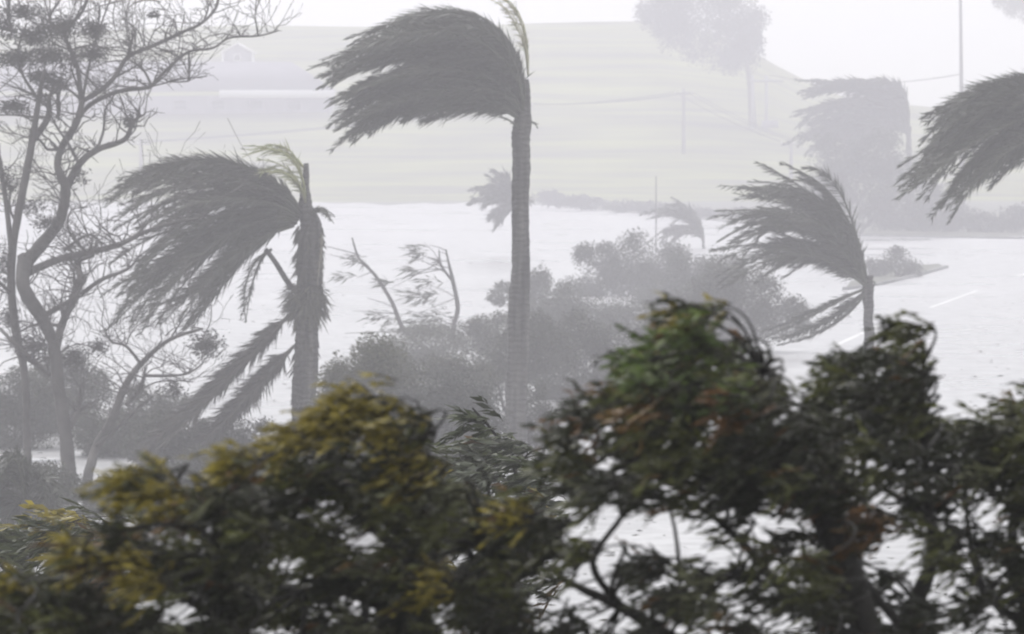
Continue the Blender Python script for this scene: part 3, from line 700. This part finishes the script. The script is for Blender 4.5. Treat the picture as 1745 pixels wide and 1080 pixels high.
YEL = [(640, 672, 55), (600, 700, 45), (690, 690, 40), (705, 790, 42), (530, 735, 40), (490, 760, 36), (560, 715, 40), (225, 815, 34), (290, 838, 36), (330, 850, 30), (165, 940, 40), (250, 982, 36), (405, 790, 24),
       (1190, 520, 20), (1118, 575, 18), (745, 992, 28), (10, 1010, 30), (110, 885, 26), (905, 880, 34), (660, 720, 30)]
GREEN = [(1125, 595, 44), (1160, 640, 46), (1110, 640, 34), (1230, 650, 46), (1200, 560, 40), (1180, 680, 40), (1260, 640, 36)]
RUST = [(645, 725, 30), (1280, 690, 40), (425, 800, 22), (1190, 560, 24), (320, 870, 22), (760, 985, 26), (1010, 745, 34), (200, 950, 24), (860, 850, 24), (1480, 900, 40), (1100, 690, 28)]
DARK = np.array((.022, .025, .009)); OLIVE = np.array((.078, .084, .023)); GREY = np.array((.12, .125, .068))
YELC = np.array((.31, .25, .04)); RUSTC = np.array((.17, .075, .022))

def near_tree(label, D, outline, holes, limbs, spacing=31, dens=1.0, dep=.33, leafpx=21, palette=(DARK, OLIVE, GREY), cat='tree', name='broadleaf_tree', group=None, sparse=None, rough_bark='bark', drop=-.85, mixp=(.40, .37, .23)):
    if D < 15: D *= .74
    s_ = D / F
    lb0 = limbs[0]; b = np.array((at(lb0[0][0] + 30, 0, D)[0], D, 0.0))
    t = thing(name, b, label, cat, group)
    allp = []
    for k, lb in enumerate(limbs):
        p, wd = limb(lb, D + dep * .3, .05)
        if k == 0:
            p = np.vstack([b - np.array((0, 0, .05)), b + (p[0] - b) * .5 + np.array((.05, .03, 0)), p]); wd = np.concatenate([[wd[0] * 1.7, wd[0] * 1.25], wd])
        m = MB(); m.tube(p, wd, 9, rough=.06); part(m, 'trunk' if k == 0 else 'branch', M[rough_bark], t, smooth=True)
        allp.append(p[2:] if k == 0 else p)
    allp = np.concatenate(allp)
    xs = [q[0] for q in outline]; ys = [q[1] for q in outline]
    pts = []
    for y in np.arange(min(ys), max(ys), spacing * .86):
        for x in np.arange(min(xs), max(xs), spacing):
            xx, yy = x + rng.normal() * spacing * .3, y + rng.normal() * spacing * .3
            if not inside(outline, xx, yy): continue
            thin = any(((xx - hx) / hw) ** 2 + ((yy - hy) / hh) ** 2 < 1 for hx, hy, hw, hh in holes)
            if thin and rng.uniform() < .5: continue
            if math.sin(xx * .043 + yy * .021) + math.sin(yy * .051 - xx * .017 + 1.3) + rng.normal() * .5 < drop and min(abs(yy - q[1]) + abs(xx - q[0]) for q in outline) > 70: continue
            if rng.uniform() < .06: continue
            if sparse and yy > sparse[0] and rng.uniform() < sparse[1]: continue
            pts.append((xx, yy, thin))
    if len(pts) > 290: pts = [pts[i] for i in sorted(rng.choice(len(pts), 290, replace=False))]
    for xx, yy, thin in pts:
        c = at(xx + 10, yy, D + rng.uniform(-dep, dep))
        if max([1 - math.hypot(xx - a, yy - b_) / r_ for a, b_, r_ in YEL + RUST]) > 0 and rng.uniform() < .6: c = at(xx + 10, yy, D - dep * rng.uniform(.8, 1.15))
        ns = int(rng.integers(13, 20)) if not thin else int(rng.integers(2, 5))
        yel = max([1 - math.hypot(xx - a, yy - b_) / (r_ * 1.25) for a, b_, r_ in YEL] + [0]); rus = max([1 - math.hypot(xx - a, yy - b_) / (r_ * 1.25) for a, b_, r_ in RUST] + [0])
        grn = max([1 - math.hypot(xx - a, yy - b_) / (r_ * 1.25) for a, b_, r_ in GREEN] + [0])
        k = rng.choice(3, p=mixp); basec = palette[k]
        m = MB(); B, Dd, Cc = [], [], []
        R = spacing * 1.05 * s_
        for q in range(ns):
            o = c + rng.normal(size=3) * R * np.array((.45, .55, .32))
            d = WIND * rng.uniform(.55, 1.1) + rng.normal(size=3) * np.array((.25, .45, .38)); d /= np.linalg.norm(d)
            L = R * rng.uniform(.8, 1.9); nl = rng.integers(9, 15)
            m.tube([o, o + d * L * .5, o + d * L + np.array((0, 0, -.1)) * L], [.0022, .0018, .001], 3, (.03, .025, .015), cap=False)
            tt = np.linspace(.05, 1.05, nl)[:, None]
            bb = o + d * L * tt + np.array((0, 0, -.1)) * L * tt ** 2
            sd_ = np.cross(d, (0, .3, 1.0)); sd_ /= np.linalg.norm(sd_) + 1e-9
            ld = d * .8 + sd_ * np.where(np.arange(nl) % 2, 1, -1)[:, None] * .45 + WIND * .55 + rng.normal(size=(nl, 3)) * .22
            col = np.repeat(basec[None] * rng.uniform(.6, 1.6), nl, 0)
            if rng.uniform() < yel * 1.6: col = col * .25 + YELC * rng.uniform(.4, 1.1, (nl, 1))
            elif rng.uniform() < grn * 1.4: col = col * .4 + np.array((.085, .13, .028)) * rng.uniform(.4, 1.2, (nl, 1))
            elif rng.uniform() < rus * 1.3: col = col * .35 + RUSTC * rng.uniform(.4, 1.1, (nl, 1))
            elif rng.uniform() < .03: col = col * .3 + RUSTC * .6
            B.append(bb); Dd.append(ld); Cc.append(col * rng.uniform(.75, 1.25, (nl, 1)))
        B = np.concatenate(B); Dd = np.concatenate(Dd); Cc = np.concatenate(Cc); n = len(B)
        m.leaves(B, Dd, leafpx * s_ * rng.choice((.5, .8, 1.1, 1.4), n) * rng.uniform(.8, 1.2, n), leafpx * .30 * s_ * rng.uniform(.55, 1.3, n), Cc, droop=.1)
        cl = part(m, 'foliage', M['leaf'], t)
        cost = np.linalg.norm(allp - c, axis=1) + .5 * np.maximum(0, c[0] - allp[:, 0] + .02) + .5 * np.maximum(0, allp[:, 2] - c[2])   # twigs rise from the windward side
        a = allp[np.argmin(cost)]; ln = np.linalg.norm(c - a)
        bz = bez([a, a + np.array((0, 0, .12)) * ln + (c - a) * .15 + rng.normal(size=3) * .06 * ln, c - WIND * ln * .3 + np.array((0, 0, .08)) * ln, c + WIND * R * .3], 9)[0]
        m = MB(); m.tube(bz, np.linspace(.0042, .0012, 9) * rng.uniform(.7, 1.25), 5, cap=False); sub(m, 'twig', M['bark'], cl)
    return t

near_tree('dark leafy treetop with yellow tipped dome crown below the battered palm', 11.2,
    [(430, 830), (455, 850), (480, 800), (470, 760), (490, 722), (555, 705), (600, 665), (660, 652), (712, 678), (732, 725), (735, 765), (752, 800), (790, 835), (850, 835), (905, 845), (965, 865), (990, 905), (960, 960), (905, 975), (905, 1080), (900, 1240), (400, 1240), (410, 900)],
    [(505, 975, 34, 24), (480, 955, 16, 18), (770, 880, 22, 14), (620, 910, 22, 30), (585, 900, 14, 18), (690, 850, 16, 26), (800, 960, 18, 22), (550, 1020, 20, 14), (850, 1010, 20, 16)],
    [[(760, 1250, 50), (725, 1080, 38), (700, 950, 28), (662, 860, 20), (642, 765, 13), (640, 690, 6)], [(700, 950, 22), (612, 880, 15), (545, 800, 9), (510, 750, 5)], [(735, 1030, 24), (830, 945, 16), (900, 885, 8)],
     [(725, 1080, 26), (600, 1010, 20), (480, 1000, 12), (430, 930, 7)], [(650, 860, 10), (690, 930, 9), (745, 985, 7)]])
near_tree('dark leafy treetop with yellow sprigs rising beside the hazy green bush', 10.6,
    [(-160, 1010), (-20, 1000), (60, 985), (125, 960), (140, 925), (200, 905), (222, 870), (200, 830), (215, 808), (250, 800), (300, 822), (345, 838), (382, 835), (393, 785), (415, 775), (432, 800), (440, 840), (450, 900), (440, 1240), (-160, 1240)],
    [(345, 960, 14, 20), (400, 900, 14, 12), (395, 950, 16, 16), (240, 890, 18, 14)],
    [[(360, 1250, 46), (382, 1080, 34), (368, 985, 25), (345, 905, 15), (290, 850, 7)], [(382, 1060, 22), (262, 985, 14), (172, 940, 7)], [(372, 1000, 18), (425, 885, 11), (410, 800, 5)], [(370, 1100, 24), (200, 1060, 16), (40, 1020, 9)]])
near_tree('tallest dark treetop with broad leaning crown and green peak', 11.0,
    [(945, 810), (948, 735), (985, 692), (1015, 682), (1062, 705), (1085, 640), (1078, 605), (1112, 560), (1150, 525), (1190, 503), (1217, 525), (1228, 565), (1252, 583), (1292, 602), (1328, 640), (1342, 682), (1385, 705), (1430, 745), (1440, 850), (1450, 1240), (985, 1240), (965, 1080), (950, 1000), (985, 930), (1030, 875), (985, 840)],
    [(1185, 912, 105, 40), (1070, 915, 55, 45), (1030, 975, 60, 34), (1300, 890, 44, 26), (940, 1010, 50, 60), (1245, 1010, 34, 26), (1400, 770, 26, 18), (1350, 990, 40, 30), (1030, 1060, 40, 40), (1360, 690, 30, 14), (1130, 1050, 40, 24), (1230, 960, 30, 18), (1390, 930, 22, 18), (1310, 1050, 26, 26), (1200, 1070, 26, 20)],
    [[(1500, 1250, 66), (1478, 1085, 56), (1442, 965, 48), (1388, 862, 38), (1330, 790, 28), (1262, 720, 18), (1205, 620, 10), (1186, 530, 5)], [(1388, 862, 28), (1280, 832, 18), (1150, 800, 12), (1015, 765, 6)],
     [(1455, 1090, 26), (1345, 1015, 18), (1275, 935, 15), (1215, 880, 12), (1160, 845, 8)], [(1240, 1150, 34), (1140, 1085, 26), (1060, 1035, 20), (985, 1000, 14), (935, 970, 7)], [(1060, 1035, 16), (1010, 960, 12), (1060, 880, 9), (1085, 830, 6)],
     [(1330, 790, 18), (1310, 720, 12), (1300, 640, 6)], [(1300, 975, 14), (1180, 990, 10), (1120, 970, 6)]], sparse=(850, .5), drop=-1.35, mixp=(.62, .28, .10))
near_tree('slender dark treetop on a straight thin stem bowed by wind', 11.5,
    [(1395, 700), (1420, 645), (1455, 600), (1500, 562), (1512, 548), (1562, 560), (1582, 592), (1580, 700), (1582, 800), (1605, 880), (1640, 960), (1655, 1240), (1400, 1240), (1395, 850)],
    [(1480, 735, 20, 16), (1432, 765, 34, 18), (1520, 790, 26, 20), (1560, 690, 12, 16), (1460, 860, 20, 14), (1550, 900, 16, 30), (1500, 960, 20, 16), (1530, 1030, 14, 30)],
    [[(1560, 1250, 44), (1545, 1080, 34), (1590, 950, 24), (1582, 860, 18), (1574, 720, 13), (1574, 600, 7)], [(1574, 720, 9), (1530, 640, 7), (1480, 600, 4)], [(1584, 880, 13), (1500, 830, 9), (1430, 800, 5)], [(1578, 800, 9), (1500, 720, 7), (1430, 680, 4)],
     [(1545, 1080, 18), (1480, 1000, 12), (1430, 930, 7)]], sparse=(830, .5), drop=-1.4, mixp=(.60, .30, .10))
near_tree('dark treetop thicket beyond the slender stem, pale gaps between twigs', 12.0,
    [(1595, 740), (1620, 705), (1680, 725), (1692, 692), (1745, 672), (1830, 640), (1960, 690), (1960, 1240), (1640, 1240), (1645, 1000), (1600, 885)],
    [(1702, 868, 34, 20), (1722, 1010, 26, 50), (1645, 850, 22, 20), (1680, 960, 18, 18), (1690, 1050, 16, 26), (1735, 900, 16, 20), (1640, 780, 18, 12)],
    [[(1790, 1250, 50), (1770, 1080, 36), (1725, 960, 22), (1735, 800, 12), (1722, 680, 6)], [(1770, 1080, 20), (1680, 1010, 14), (1650, 900, 9), (1640, 760, 5)], [(1735, 800, 9), (1800, 720, 6), (1840, 670, 4)], [(1760, 1060, 18), (1830, 920, 11), (1880, 800, 6)]], sparse=(830, .5), drop=-1.4, mixp=(.60, .30, .10))
MID = (np.array((.05, .06, .03)), np.array((.08, .09, .045)), np.array((.10, .11, .08)))
near_tree('hazy grey green bush below the low spiky palm clump', 31,
    [(-120, 900), (0, 905), (60, 890), (110, 872), (150, 900), (220, 905), (230, 960), (220, 1100), (-120, 1100)], [(60, 920, 20, 10)],
    [[(60, 1150, 26), (70, 1050, 18), (90, 950, 10), (110, 890, 4)], [(70, 1050, 12), (0, 960, 7), (-50, 920, 4)]], spacing=34, leafpx=26, dep=.9, palette=MID, cat='bush', name='leafy_bush')
near_tree('hazy olive bush with reddish leaves at the foot of the tall bare palm', 26,
    [(690, 810), (760, 795), (800, 775), (790, 720), (798, 690), (822, 705), (848, 745), (880, 758), (930, 752), (945, 775), (900, 785), (930, 800), (960, 850), (960, 1000), (690, 1000)], [(900, 825, 20, 10)],
    [[(860, 1150, 20), (880, 1000, 14), (885, 880, 10), (875, 790, 7), (840, 735, 5), (805, 695, 3)], [(885, 880, 7), (800, 830, 5), (740, 800, 3)], [(878, 800, 4), (905, 770, 3), (940, 762, 2)]], spacing=34, leafpx=24, dep=.6, palette=MID, cat='bush', name='leafy_bush')

n = 2600; lm = MB(); D_ = 1 / rng.uniform(1 / 330, 1 / 62, n); pts = np.stack([rng.uniform(-.13, .13, n) * D_, D_, np.full(n, .03)], 1)
# torn leaves gather in wind rows on the wet road
pts[:, 0] += 2.5 * np.sin(pts[:, 1] * .9)
lm.leaves(pts, np.stack([-np.ones(n), rng.normal(size=n) * .7, rng.normal(size=n) * .08], 1), rng.uniform(.06, .3, n), rng.uniform(.015, .05, n), np.array((.05, .05, .03)) * rng.uniform(.5, 1.6, (n, 1)))
tag(lm.build('leaf_litter', M['far_leaf']), 'torn leaves and twigs strewn over the wet road', 'litter', kind='stuff')
# ------------------------------------------------------------------ storm haze
hz = MB(); hz.box((-720, -80, -1.2), (720, 1110, 44))
vm = bpy.data.materials.new('storm_haze'); vm.use_nodes = True; n = vm.node_tree; n.nodes.clear()
pv = n.nodes.new('ShaderNodeVolumePrincipled'); pv.inputs['Color'].default_value = (.955, .94, 1, 1); pv.inputs['Density'].default_value = HAZE; pv.inputs['Anisotropy'].default_value = 0
ou = n.nodes.new('ShaderNodeOutputMaterial'); n.links.new(pv.outputs[0], ou.inputs['Volume'])
tag(hz.build('haze', vm), kind='stuff')
